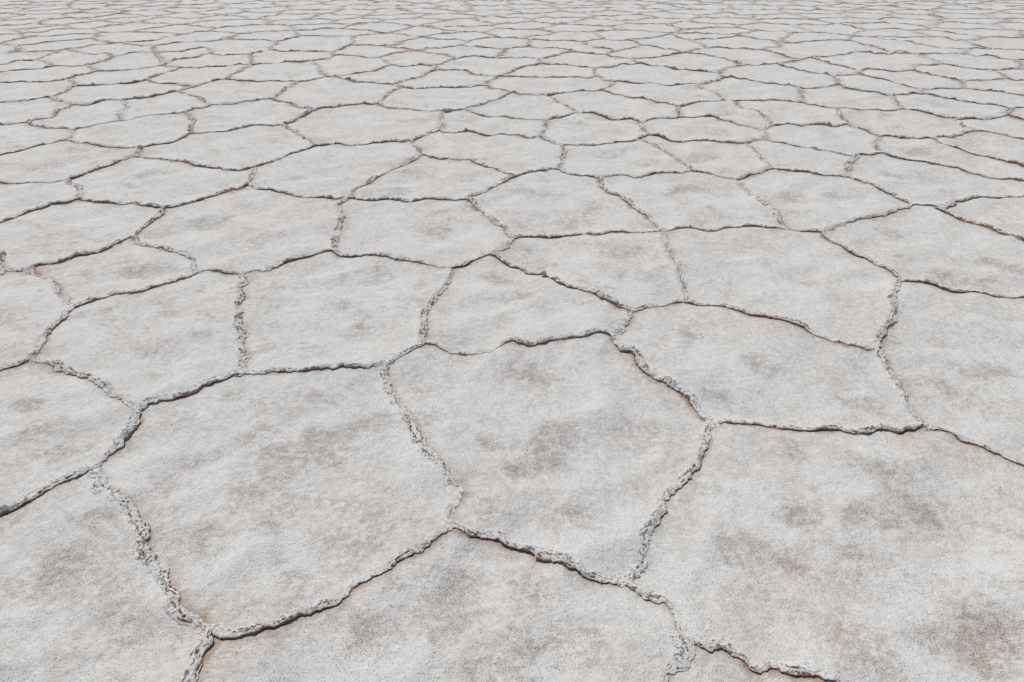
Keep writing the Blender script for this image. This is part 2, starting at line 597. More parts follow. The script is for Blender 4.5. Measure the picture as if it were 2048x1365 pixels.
def smooth_resample(P, step):
    """Catmull-Rom through P, resampled evenly"""
    if len(P) > 2:
        Q = np.vstack([2 * P[0] - P[1], P, 2 * P[-1] - P[-2]])
        out = []
        for i in range(1, len(Q) - 2):
            p0, p1, p2, p3 = Q[i - 1:i + 3]
            n = max(2, int(np.linalg.norm(p2 - p1) / (step * 0.5)) + 1)
            t = np.linspace(0, 1, n, endpoint=False)[:, None]
            out.append(0.5 * (2 * p1 + (p2 - p0) * t + (2 * p0 - 5 * p1 + 4 * p2 - p3) * t**2 + (3 * p1 - p0 - 3 * p2 + p3) * t**3))
        P = np.vstack(out + [P[-1:]])
    d = np.concatenate([[0], np.cumsum(np.linalg.norm(np.diff(P, axis=0), axis=1))])
    n = max(2, int(d[-1] / step) + 1)
    s = np.linspace(0, d[-1], n)
    return np.stack([np.interp(s, d, P[:, 0]), np.interp(s, d, P[:, 1])], 1)

BASE = 0.03
edges = [(a, b, smooth_resample(P, BASE)) for a, b, P in raw_edges]

# outline of the traced region
fence_names = ['b38', 'n173', 'n174', 'n175', 'n177', 'n168', 'n167', 'n166', 'n154', 'n163', 'n164', 'n165', 'n82', 'n80', 'n81', 'n83', 'n86',
               'n85', 'n87', 'n88', 'n90', 'n91', 'n92', 'n95', 'n96', 'n98', 'b21', 'b20', 'b19', 'b18', 'b17', 'b16', 'b15', 'b14', 'b13', 'b12', 'b11',
               'b10', 'b9', 'b8', 'c2', 'b3', 'b2', 'b1', 'c1', 'b4', 'b5', 'b6', 'b7', 'b31', 'b30', 'b32', 'b33', 'b34', 'b35', 'b36', 'b37', 'b38']
lookup = {}
for i, (a, b, P) in enumerate(edges):
    lookup[(a, b)] = (i, 1); lookup[(b, a)] = (i, -1)
fence_idx = []
fence_pts = []
for a, b in zip(fence_names, fence_names[1:]):
    i, d = lookup[(a, b)]
    fence_idx.append(i)
    P = edges[i][2][::d]
    fence_pts.append(P[:-1])
fence = np.vstack(fence_pts)

def in_poly(poly, pts):
    pts = np.atleast_2d(pts)
    x, y = pts[:, 0], pts[:, 1]
    inside = np.zeros(len(pts), bool)
    x1, y1 = poly[:, 0], poly[:, 1]
    x2, y2 = np.roll(x1, -1), np.roll(y1, -1)
    for k in range(len(poly)):
        c = ((y1[k] > y) != (y2[k] > y))
        if c.any():
            xx = (x2[k] - x1[k]) * (y - y1[k]) / (y2[k] - y1[k] + 1e-15) + x1[k]
            inside ^= c & (x < xx)
    return inside

def dist_to(pts, ref, chunk=2000):
    out = np.empty(len(pts)); arg = np.empty(len(pts), int)
    for i in range(0, len(pts), chunk):
        d = ((pts[i:i + chunk, None, :] - ref[None, :, :]) ** 2).sum(-1)
        arg[i:i + chunk] = d.argmin(1)
        out[i:i + chunk] = np.sqrt(d.min(1))
    return out, arg

# seeds of the plates beyond the traced ones
def domain(p, m=0.0):
    return (p[:, 1] > -0.6 - m) & (p[:, 1] < 25.5 + m) & (np.abs(p[:, 0]) < 0.74 * np.maximum(p[:, 1], 0) + 4.2 + m)
cand = []
SX, SY = 1.22, 1.02
for j in range(-4, 32):
    for i in range(-26, 27):
        cand.append(((i + 0.5 * (j % 2)) * SX + random.uniform(-.38, .38) * SX, j * SY + random.uniform(-.36, .36) * SY))
cand = np.array(cand)
cand = cand[domain(cand, 1.5)]
cand = cand[~in_poly(fence, cand)]
dd, _ = dist_to(cand, fence)
cand = cand[dd > 0.45]
fill = np.stack([rng.uniform(-22, 22, 9000), rng.uniform(-1.5, 26, 9000)], 1)
fill = fill[domain(fill, 1.0)]
fill = fill[~in_poly(fence, fill)]
fill = fill[dist_to(fill, fence)[0] > 0.45]
have = list(cand)
for p in fill:
    if np.min(np.linalg.norm(np.array(have) - p, axis=1)) > 0.84:
        have.append(p)
cand = np.array(have)
ghost = []
fd = np.concatenate([[0], np.cumsum(np.linalg.norm(np.diff(fence, axis=0), axis=1))])
for s in np.arange(0, fd[-1], 0.35):
    k = int(np.searchsorted(fd, s))
    k = min(max(k, 4), len(fence) - 5)
    t = fence[k + 4] - fence[k - 4]
    n = np.array([t[1], -t[0]]) / (np.linalg.norm(t) + 1e-9)
    for sg in (1, -1):
        g = fence[k] + n * sg * 0.5
        if in_poly(fence, g)[0]:
            ghost.append(g)
ghost = np.array(ghost)
seeds = np.vstack([cand, ghost])
isfar = np.arange(len(seeds)) < len(cand)
res = delaunay_2d_cdt([Vector(p) for p in seeds], [], [], 0, 1e-7)
tris = [tuple(f) for f in res[2] if len(f) == 3]
orig = [o[0] if o else -1 for o in res[3]]
vpos = np.array([tuple(v) for v in res[0]])
cc = []
for f in tris:
    A, B, Cc = vpos[f[0]], vpos[f[1]], vpos[f[2]]
    d = 2 * (A[0] * (B[1] - Cc[1]) + B[0] * (Cc[1] - A[1]) + Cc[0] * (A[1] - B[1]))
    a2, b2, c2 = (A**2).sum(), (B**2).sum(), (Cc**2).sum()
    cc.append(((a2 * (B[1] - Cc[1]) + b2 * (Cc[1] - A[1]) + c2 * (A[1] - B[1])) / d,
               (a2 * (Cc[0] - B[0]) + b2 * (A[0] - Cc[0]) + c2 * (B[0] - A[0])) / d))
cc = np.array(cc)
tri_far = [all(isfar[orig[v]] for v in f) for f in tris]
emap = {}
for t, f in enumerate(tris):
    for k in range(3):
        a, b = orig[f[k]], orig[f[(k + 1) % 3]]
        if isfar[a] and isfar[b]:
            emap.setdefault((min(a, b), max(a, b)), []).append(t)
dom_ok = domain(cc, 1.0)
vor = []
for e, ts in emap.items():
    if len(ts) == 2 and dom_ok[ts[0]] and dom_ok[ts[1]]:
        vor.append(ts)
# merge corners that lie close together
par = list(range(len(tris)))
def find(i):
    while par[i] != i:
        par[i] = par[par[i]]; i = par[i]
    return i
inR = in_poly(fence, cc)
for a, b in vor:
    if tri_far[a] and tri_far[b] and np.linalg.norm(cc[a] - cc[b]) < 0.2:
        par[find(a)] = find(b)
far_lines = []
attach = []
def seg_fence(p, q):
    """first crossing of p->q with the outline, as index of the nearest outline vertex"""
    n = 80
    pts = p + (q - p) * np.linspace(0, 1, n)[:, None]
    ins = in_poly(fence, pts)
    k = int(np.argmax(ins))
    return dist_to(pts[k:k + 1], fence)[1][0]
def attach_at(k):
    """outline vertex k, moved to a corner already there when that is near"""
    p = fence[k]
    for name in fence_names:
        if np.linalg.norm(np.array(nodes[name]) - p) < 0.22:
            return ('node', name)
    for q in attach:
        if np.linalg.norm(fence[q] - p) < 0.22:
            return ('at', q)
    attach.append(k)
    return ('at', k)
for a, b in vor:
    ra, rb = find(a), find(b)
    if ra == rb:
        continue
    pa, pb = cc[ra], cc[rb]
    ia, ib = inR[ra], inR[rb]
    if ia and ib:
        continue
    if ia or ib:
        out, inn = (pb, pa) if ia else (pa, pb)
        oname = 'v%d' % (rb if ia else ra)
        far_lines.append((oname, out, attach_at(seg_fence(out, inn))))
    else:
        far_lines.append(('v%d' % ra, pa, ('free', 'v%d' % rb, pb)))
        for r, p, t in ((ra, pa, a), (rb, pb, b)):
            if not tri_far[t]:
                k = dist_to(p[None], fence)[1][0]
                key = ('v%d' % r, 'x')
                if key not in nodes:
                    nodes[key] = 1
                    far_lines.append(('v%d' % r, p, attach_at(k)))
nodes = {k: np.array(v) for k, v in nodes.items() if not isinstance(k, tuple)}
# cut the outline edges where far lines end on them
cuts = {}
off = 0
owner_of = []
for (a, b), i, P in zip(zip(fence_names, fence_names[1:]), fence_idx, fence_pts):
    for k in range(len(P)):
        owner_of.append((i, k, lookup[(a, b)][1], len(P)))
names_at = {}
for k in attach:
    i, kk, d, n = owner_of[k]
    idx = kk if d == 1 else n - kk
    cuts.setdefault(i, []).append(idx)
    names_at[k] = 'f%d' % k
    nodes['f%d' % k] = fence[k]
    cuts[i][-1] = (idx, 'f%d' % k)
new_edges = []
for i, (a, b, P) in enumerate(edges):
    last, name = 0, a
    for idx, nm in sorted(cuts.get(i, [])):
        new_edges.append((name, nm, P[last:idx + 1])); last, name = idx, nm
    new_edges.append((name, b, P[last:]))
def wobble(P, amp):
    n = len(P)
    t = np.linspace(0, 1, n)
    w = np.minimum(1, np.minimum(t, 1 - t) * 5)[:, None]
    return P + w * amp * np.stack([noise3(P[:, 0] * 2.3, P[:, 1] * 2.3, 4.2), noise3(P[:, 0] * 2.3, P[:, 1] * 2.3, 31.7)], 1)
seen_pair = set()
for nm, p, tgt in far_lines:
    nodes.setdefault(nm, p)
    if tgt[0] == 'node': e, q = tgt[1], nodes[tgt[1]]
    elif tgt[0] == 'at': e, q = names_at[tgt[1]], fence[tgt[1]]
    else: e, q = tgt[1], tgt[2]; nodes.setdefault(e, q)
    if (nm, e) in seen_pair or (e, nm) in seen_pair or nm == e: continue
    seen_pair.add((nm, e))
    new_edges.append((nm, e, wobble(smooth_resample(np.array([p, q]), BASE), 0.11)))
edges = [e for e in new_edges if len(e[2]) >= 2]

# drop dangling edges
while True:
    deg = {}
    for a, b, P in edges:
        deg[a] = deg.get(a, 0) + 1; deg[b] = deg.get(b, 0) + 1
    keep = [e for e in edges if deg[e[0]] > 1 and deg[e[1]] > 1]
    if len(keep) == len(edges): break
    edges = keep

# fine raggedness: a field over the ground, so that corners stay joined
def ragged(P):
    r = np.hypot(P[:, 0], P[:, 1])
    f = np.stack([noise3(P[:, 0] * 9, P[:, 1] * 9, 1.3), noise3(P[:, 0] * 9, P[:, 1] * 9, 7.9)], 1) * 0.013
    f += np.stack([noise3(P[:, 0] * 26, P[:, 1] * 26, 2.3), noise3(P[:, 0] * 26, P[:, 1] * 26, 8.9)], 1) * 0.0085
    f += np.stack([noise3(P[:, 0] * 70, P[:, 1] * 70, 2.3), noise3(P[:, 0] * 70, P[:, 1] * 70, 8.9)], 1) * 0.0025
    return P + f
fine = []
for a, b, P in edges:
    mid = P[len(P) // 2]
    r = max(1.9, np.hypot(np.hypot(*mid), CAMH))
    step = min(0.05, max(0.008, 0.0045 * r))
    fine.append(ragged(smooth_resample(P, step)))

# faces of the network
half = {}
for i, (a, b, P) in enumerate(edges):
    k = min(3, len(P) - 1)
    half.setdefault(a, []).append((math.atan2(*(P[k] - P[0])[::-1]), i, 1, b))
    half.setdefault(b, []).append((math.atan2(*(P[-1 - k] - P[-1])[::-1]), i, -1, a))
order = {}
for nme, hs in half.items():
    hs.sort()
    for k, h in enumerate(hs):
        order[(h[1], h[2])] = (nme, k)
faces = []
used = set()
for i, (a, b, P) in enumerate(edges):
    for d in (1, -1):
        if (i, d) in used: continue
        loop, cur = [], (i, d)
        while cur not in used:
            used.add(cur); loop.append(cur)
            ei, di = cur
            end = edges[ei][1] if di == 1 else edges[ei][0]
            hs = half[end]
            _, k = order[(ei, -di)]
            nx = hs[(k - 1) % len(hs)]
            cur = (nx[1], nx[2])
        poly = np.vstack([fine[e][::dd_][:-1] for e, dd_ in loop])
        x, y = poly[:, 0], poly[:, 1]
        area = 0.5 * np.sum(x * np.roll(y, -1) - np.roll(x, -1) * y)
        if area > 0.005 and area < 30:
            faces.append(dict(loop=loop, poly=poly, area=area, c=poly.mean(0)))
side = {}
for fi, f in enumerate(faces):
    for e, d in f['loop']:
        side.setdefault(e, {})[d] = fi

# which plate of an edge carries the raised lip (the one thrust over the other)
own = {}
rnd = random.Random(3)
for e, s in side.items():
    P = fine[e]
    m = P[len(P) // 2]
    t = P[-1] - P[0]
    nl = np.array([-t[1], t[0]]) / (np.linalg.norm(t) + 1e-9)      # left of the edge = face of d = 1
    v = m / (np.linalg.norm(m) + 1e-9)
    score = nl @ (0.85 * v + 0.5 * np.array([-0.9, 0.35]))
    if len(s) == 1:
        d = list(s)[0]
    else:
        d = 1 if score + rnd.uniform(-.08, .08) > 0 else -1
    own[e] = (s[d], d, abs(nl @ v))
# how far a plate shows in the picture
FR = np.array([[0, 0], [PW, PH]])
for f in faces:
    q = to_photo(f['poly'])
    ok = f['poly'][:, 1] > 0.2
    q = q[ok]
    inside = (q[:, 0] > 2) & (q[:, 0] < PW - 2) & (q[:, 1] > 2) & (q[:, 1] < PH - 2) if len(q) else np.zeros(0, bool)
    f['seen'] = bool(inside.any())
    if f['seen']:
        qq = np.clip(q, FR[0], FR[1])
        f['parea'] = abs(0.5 * np.sum(qq[:, 0] * np.roll(qq[:, 1], -1) - np.roll(qq[:, 0], -1) * qq[:, 1]))
        f['pc'] = qq.mean(0)
        f['bb'] = (qq.min(0), qq.max(0))
    else:
        f['parea'] = 0
seen_faces = sorted([i for i, f in enumerate(faces) if f['seen']], key=lambda i: -faces[i]['parea'])
THINGS = set(seen_faces[:300])
print('faces', len(faces), 'seen', len(seen_faces))


# ------------------------------------------------------------------ what each plate is called
HAND = [
 (1080, 900, 'big shield-shaped salt plate with several grey-brown smudges, its lower point on a forked ridge'),
 (560, 950, 'wide salt plate with a long brown smear, between the shield-shaped plate and a crumbled ridge'),
 (1750, 1080, 'largest salt plate, dotted with rusty brown spots, filling the lower right of the photo'),
 (860, 1230, 'broad speckled salt plate cut by the bottom edge, under the lips of two meeting ridges'),
 (120, 1180, 'salt plate in the bottom left corner with one rusty patch, outside a crumbled ridge'),
 (1523, 1354, 'sliver of salt plate at the bottom edge under a dark gaping crack'),
 (1560, 740, 'long slanting salt plate with a pinkish crescent stain, above the largest plate'),
 (1930, 740, 'large dappled salt plate at the right edge, just above the largest plate'),
 (670, 640, 'squarish salt plate with a pink tinge, standing between two upright crumbled ridges'),
 (1040, 620, 'wedge-shaped salt plate narrowing to a rounded tip, above the shield-shaped plate'),
 (310, 680, 'salt plate with two faint brown ovals, left of the squarish pinkish plate'),
 (100, 860, 'salt plate at the left edge with small brown flecks, below a crumbled slanting ridge'),
 (50, 630, 'salt plate at the left edge with a curved dark crack along its right side'),
 (1570, 550, 'smooth salt plate with hardly any stain, above the long slanting plate'),
 (1180, 530, 'narrow salt plate tapering to a point, squeezed above the wedge-shaped plate'),
 (830, 455, 'salt plate with a wide brown stain, hanging below a straight dark crack'),
 (500, 460, 'salt plate with pale brown hollows, left of a short upright crumbled ridge'),
 (240, 540, 'flat lozenge of salt with a long grey-brown hollow, above the plate with two ovals'),
 (1080, 400, 'salt plate peppered with small brown smudges, behind a long nearly level ridge'),
 (1380, 400, 'salt plate with a dark arched stain near its top edge'),
 (1660, 400, 'salt plate with faint streaks, its lower corner pinched between two crumbled ridges'),
 (1800, 490, 'wide plain salt plate under a peaked ridge at the right of the photo'),
 (1800, 350, 'long salt plate with one reddish brown spot near its upper left corner'),
]

def make_labels():
    out, used_ = {}, set()
    for x, y, t in HAND:
        p = np.array(to_ground(x, y))
        for i in THINGS:
            if i not in out and in_poly(faces[i]['poly'], p)[0]:
                out[i] = t; break
    for i in sorted(THINGS, key=lambda i: -faces[i]['parea']):
        if i in out: continue
        f = faces[i]
        lo, hi = f['bb']
        w_, h_ = hi[0] - lo[0], max(1.0, hi[1] - lo[1])
        cut = [n for n, c in (('left', lo[0] < 1), ('right', hi[0] > PW - 1), ('top', lo[1] < 1), ('bottom', hi[1] > PH - 1)) if c]
        if cut: size = 'cut-off'
        elif f['area'] < 0.8: size = 'small'
        elif f['area'] > 1.6: size = 'large'
        else: size = 'mid-sized'
        a = w_ / h_
        shp = 'sliver-thin' if a > 9 else 'long flat' if a > 5 else 'broad' if a > 2.5 else 'rounded'
        mid = (lo + hi) / 2
        ac, dn = 100 * mid[0] / PW, 100 * mid[1] / PH
        st = stain_at(*[np.array([v]) for v in f['c']])[0]
        look = 'brown-stained' if st > .3 else 'pale'
        tail = ' at the %s edge' % cut[0] if cut else ''
        for fmt in ('%.0f%% across, %.0f%% down', '%.0f%% across, %.1f%% down', '%.1f%% across, %.1f%% down'):
            t = '%s %s %s salt plate%s, ' % (look, size, shp, tail) + fmt % (ac, dn) + ('' if cut else ' the photo')
            if t not in used_: break
        used_.add(t); out[i] = t
    return out


# ------------------------------------------------------------------ materials
def new_mat(name):
    m = bpy.data.materials.new(name); m.use_nodes = True
    nt = m.node_tree; nt.nodes.clear()
    return m, nt, nt.nodes, nt.links

def salt_material():
    m, nt, N, L = new_mat('salt')
    out = N.new('ShaderNodeOutputMaterial'); bs = N.new('ShaderNodeBsdfPrincipled')
    L.new(bs.outputs[0], out.inputs[0])
    geo = N.new('ShaderNodeNewGeometry')
    def noise(scale, detail=3, rough=0.55, dist=0.0, off=0.0):
        mp = N.new('ShaderNodeMapping'); mp.inputs['Location'].default_value = (off, off * .7, off * .3)
        L.new(geo.outputs['Position'], mp.inputs[0])
        n = N.new('ShaderNodeTexNoise'); n.inputs['Scale'].default_value = scale; n.inputs['Detail'].default_value = detail
        n.inputs['Roughness'].default_value = rough; n.inputs['Distortion'].default_value = dist
        L.new(mp.outputs[0], n.inputs['Vector'])
        return n.outputs['Fac']
    def val(x):
        return x
    def math_(op, a, b=None, c=None):
        n = N.new('ShaderNodeMath'); n.operation = op
        for i, v in enumerate((a, b, c)):
            if v is None: continue
            if isinstance(v, (int, float)): n.inputs[i].default_value = v
            else: L.new(v, n.inputs[i])
        return n.outputs[0]
    def ramp(f, a, b, lo=0.0, hi=1.0):
        n = N.new('ShaderNodeMapRange'); n.interpolation_type = 'SMOOTHSTEP'
        n.inputs[1].default_value = a; n.inputs[2].default_value = b; n.inputs[3].default_value = lo; n.inputs[4].default_value = hi
        L.new(f, n.inputs[0]); return n.outputs[0]
    def mix(f, a, b):
        n = N.new('ShaderNodeMix'); n.data_type = 'RGBA'
        if isinstance(f, (int, float)): n.inputs[0].default_value = f
        else: L.new(f, n.inputs[0])
        for i, v in ((6, a), (7, b)):
            if isinstance(v, tuple): n.inputs[i].default_value = v + (1,)
            else: L.new(v, n.inputs[i])
        return n.outputs[2]
    def attr(name):
        n = N.new('ShaderNodeAttribute'); n.attribute_name = name
        return n.outputs['Fac']
    stain, mud, rust = attr('stain'), attr('mud'), attr('rust')  # mud carries brown sediment and the painted shade of the ridge slits
    wn = N.new('ShaderNodeTexNoise'); wn.inputs['Scale'].default_value = 90; wn.inputs['Detail'].default_value = 3
    L.new(geo.outputs['Position'], wn.inputs['Vector'])
    wm = N.new('ShaderNodeVectorMath'); wm.operation = 'MULTIPLY_ADD'; wm.inputs[1].default_value = (.006, .006, .006)
    L.new(wn.outputs['Color'], wm.inputs[0]); L.new(geo.outputs['Position'], wm.inputs[2])
    def vor(scale, off):
        mp = N.new('ShaderNodeMapping'); mp.inputs['Location'].default_value = (off, off * .7, off * .3)
        L.new(wm.outputs[0], mp.inputs[0])
        n = N.new('ShaderNodeTexVoronoi'); n.inputs['Scale'].default_value = scale
        L.new(mp.outputs[0], n.inputs['Vector'])
        sc_ = N.new('ShaderNodeSeparateColor'); L.new(n.outputs['Color'], sc_.inputs[0])
        return n.outputs['Distance'], sc_.outputs[0]
    tone = noise(0.7, 3, off=3)
    patch = noise(3.0, 5, 0.6, 0.6, off=11)
    patch2 = noise(4.3, 4, 0.6, 0.8, off=131)
    mott = noise(13, 5, 0.65, 0.4, off=23)
    clot = noise(38, 4, 0.65, 0.3, off=29)
    grain = noise(150, 3, 0.7, off=5)
    grain2 = noise(420, 2, 0.6, off=9)
    # white salt, warmer and pinker in patches
    c = mix(ramp(patch, .38, .62), COL_WHITE, COL_WARM)
    c = mix(ramp(tone, .40, .62, 0, .5), c, COL_COOL)
    # clotted: whiter clumps a couple of centimetres wide
    c = mix(ramp(clot, .36, .62, .75, 0), c, COL_CRYST)
    # dirt soaked into the crust, blotchy
    dn = math_('MULTIPLY', ramp(patch2, .52, .70, 0, .55), ramp(math_('ADD', mott, math_('MULTIPLY', clot, .6)), .62, .95, .1, 1))
    ds_ = math_('MULTIPLY', ramp(math_('ADD', stain, math_('ADD', math_('MULTIPLY', math_('SUBTRACT', mott, .5), 1.2), math_('MULTIPLY', math_('SUBTRACT', clot, .5), .8))), -.05, .95), ramp(stain, .03, .35))
    dirt = math_('MINIMUM', math_('ADD', dn, ds_), 1.0)
    c = mix(math_('MULTIPLY', dirt, math_('ADD', .20, ramp(clot, .35, .65, 0, .30))), c, COL_DIRT)
    c = mix(math_('MULTIPLY', rust, ramp(clot, .35, .62, .2, .85)), c, COL_RUST)
    c = mix(ramp(grain, .55, .72, 0, .5), c, COL_CRYST)
    # dark specks of grit, thicker where it is dirty
    dens = math_('ADD', math_('ADD', ramp(mott, .42, .66, .10, .50), math_('MULTIPLY', dirt, .85)), math_('MULTIPLY', rust, .8))
    sp = None
    for scl, offv, rad, wt in ((190, 61, .42, .75), (330, 67, .45, .75), (110, 73, .25, .95)):
        dist_, rnd_ = vor(scl, offv)
        on = ramp(math_('SUBTRACT', dens, rnd_), -.06, .06)
        q = math_('MULTIPLY', math_('MULTIPLY', ramp(dist_, rad * .2, rad, 1, 0), on), wt)
        sp = q if sp is None else math_('MAXIMUM', sp, q)
    c = mix(sp, c, COL_SPECK)
    c = mix(math_('MULTIPLY', attr('clean'), .55), c, COL_CRYST)
    # salt crystals, their sparkle painted in as near-white specks
    cd_, cr_ = vor(110, 171)
    c = mix(math_('MULTIPLY', ramp(cd_, .06, .20, 1, 0), ramp(cr_, .05, .08, 1, 0)), c, (.95, .95, .95))
    mudf = math_('MULTIPLY', mud, ramp(mott, .25, .55, .75, 1.0))
    c = mix(math_('MINIMUM', mudf, 1.0), c, COL_MUD)
    slit_shade = N.new('ShaderNodeMath'); slit_shade.operation = 'SUBTRACT'; slit_shade.use_clamp = True; slit_shade.inputs[1].default_value = 1.0
    L.new(mud, slit_shade.inputs[0])
    c = mix(slit_shade.outputs[0], c, COL_SLIT_SHADE)  # shade painted into the slits, over their mud
    L.new(c, bs.inputs['Base Color'])
    bs.inputs['Roughness'].default_value = 0.85
    bs.inputs['Specular IOR Level'].default_value = 0.25
    h = math_('ADD', math_('MULTIPLY', grain, 0.0046), math_('MULTIPLY', grain2, 0.0026))
    h = math_('ADD', h, math_('MULTIPLY', noise(55, 4, .65, off=71), 0.0105))
    h = math_('ADD', h, math_('MULTIPLY', noise(16, 4, .6, off=83), 0.022))
    h = math_('SUBTRACT', h, math_('MULTIPLY', sp, .0014))
    b = N.new('ShaderNodeBump'); b.inputs['Strength'].default_value = BUMP; b.inputs['Distance'].default_value = 1.0
    L.new(h, b.inputs['Height']); L.new(b.outputs[0], bs.inputs['Normal'])
    return m

COL_WHITE = (.71, .697, .675)
COL_SLIT_SHADE = (.045, .026, .014)  # mud deep in the slits, darkened further by painted shade
COL_WARM = (.63, .565, .508)
COL_COOL = (.65, .66, .655)
COL_DIRT = (.40, .292, .235)
COL_RUST = (.42, .29, .205)
COL_CRYST = (.76, .75, .73)
COL_SPECK = (.115, .07, .045)
COL_MUD = (.31, .185, .105)
BUMP = 0.65
SALT = salt_material()

def plain(name, col, col2, scale):
    m, nt, N, L = new_mat(name)
    out = N.new('ShaderNodeOutputMaterial'); bs = N.new('ShaderNodeBsdfPrincipled'); L.new(bs.outputs[0], out.inputs[0])
    geo = N.new('ShaderNodeNewGeometry'); n = N.new('ShaderNodeTexNoise'); n.inputs['Scale'].default_value = scale; n.inputs['Detail'].default_value = 6
    L.new(geo.outputs['Position'], n.inputs['Vector'])
    mx = N.new('ShaderNodeMix'); mx.data_type = 'RGBA'; mx.inputs[6].default_value = col + (1,); mx.inputs[7].default_value = col2 + (1,)
    L.new(n.outputs['Fac'], mx.inputs[0]); L.new(mx.outputs[2], bs.inputs['Base Color'])
    bs.inputs['Roughness'].default_value = .9
    bp = N.new('ShaderNodeBump'); bp.inputs['Distance'].default_value = .01; L.new(n.outputs['Fac'], bp.inputs['Height']); L.new(bp.outputs[0], bs.inputs['Normal'])
    return m
MUD = plain('damp_mud', (.10, .065, .04), (.20, .14, .09), 14)
FLAT = plain('far_salt', (.52, .50, .48), (.64, .63, .62), .6)

# ------------------------------------------------------------------ meshes
COLL = bpy.context.scene.collection

def mesh_from(name, V, F, mat, attrs, smooth=True):
    """V n x 3, F m x (3 or 4) index arrays (a list of arrays)"""
    me = bpy.data.meshes.new(name)
    V = np.asarray(V, np.float32)
    me.vertices.add(len(V)); me.vertices.foreach_set('co', V.ravel())
    tot = [np.full(len(f), f.shape[1], np.int32) for f in F]
    tot = np.concatenate(tot); li = np.concatenate([f.astype(np.int32).ravel() for f in F])
    me.loops.add(len(li)); me.loops.foreach_set('vertex_index', li)
    me.polygons.add(len(tot)); me.polygons.foreach_set('loop_start', np.concatenate([[0], np.cumsum(tot)[:-1]]).astype(np.int32))
    me.update(calc_edges=True)
    me.polygons.foreach_set('use_smooth', np.full(len(tot), smooth))
    for k, a in attrs.items():
        at = me.attributes.new(k, 'FLOAT', 'POINT'); at.data.foreach_set('value', np.asarray(a, np.float32))
    me.materials.append(mat)
    return me

def ground_z(x, y):
    return (0.013 * noise3(x * 1.1, y * 1.1, 3.3) + 0.018 * noise3(x * 3.1, y * 3.1, 6.1) + 0.0075 * noise3(x * 8, y * 8, 2.7)
            + 0.0016 * noise3(x * 24, y * 24, 5.5) + 0.030 * (crest(x, y) - .6))

def crest(x, y):
    wx = x + .16 * noise3(x * 1.9, y * 1.9, 41.0); wy = y + .16 * noise3(x * 1.9, y * 1.9, 47.0)
    u = .8 * wx + .6 * wy; v = -.6 * wx + .8 * wy
    return 1 - np.abs(noise3(u * 1.7, v * 3.0, 52.0)) * 1.15 - .25 * np.abs(noise3(u * 4.5, v * 6.5, 57.0))

STAIN_G = [(to_ground(x, y), rx, ry, a, s) for x, y, rx, ry, a, s in STAINS]
def stain_at(x, y):
    out = np.zeros_like(x)
    wx = x + 0.05 * noise3(x * 7, y * 7, 1.1); wy = y + 0.05 * noise3(x * 7, y * 7, 8.1)
    for (cx, cy), rx, ry, a, s in STAIN_G:
        k = (np.abs(x - cx) < 1.2) & (np.abs(y - cy) < 1.2)
        if not k.any(): continue
        dx, dy = wx[k] - cx, wy[k] - cy
        ca, sa = math.cos(a), math.sin(a)
        u, v = (dx * ca + dy * sa) / rx, (-dx * sa + dy * ca) / ry
        out[k] += s * np.exp(-(u * u + v * v))
    return out

def dist_lines(pts, lines):
    if not lines or not len(pts): return np.full(len(pts), 9.0)
    return dist_to(pts, np.vstack(lines))[0]

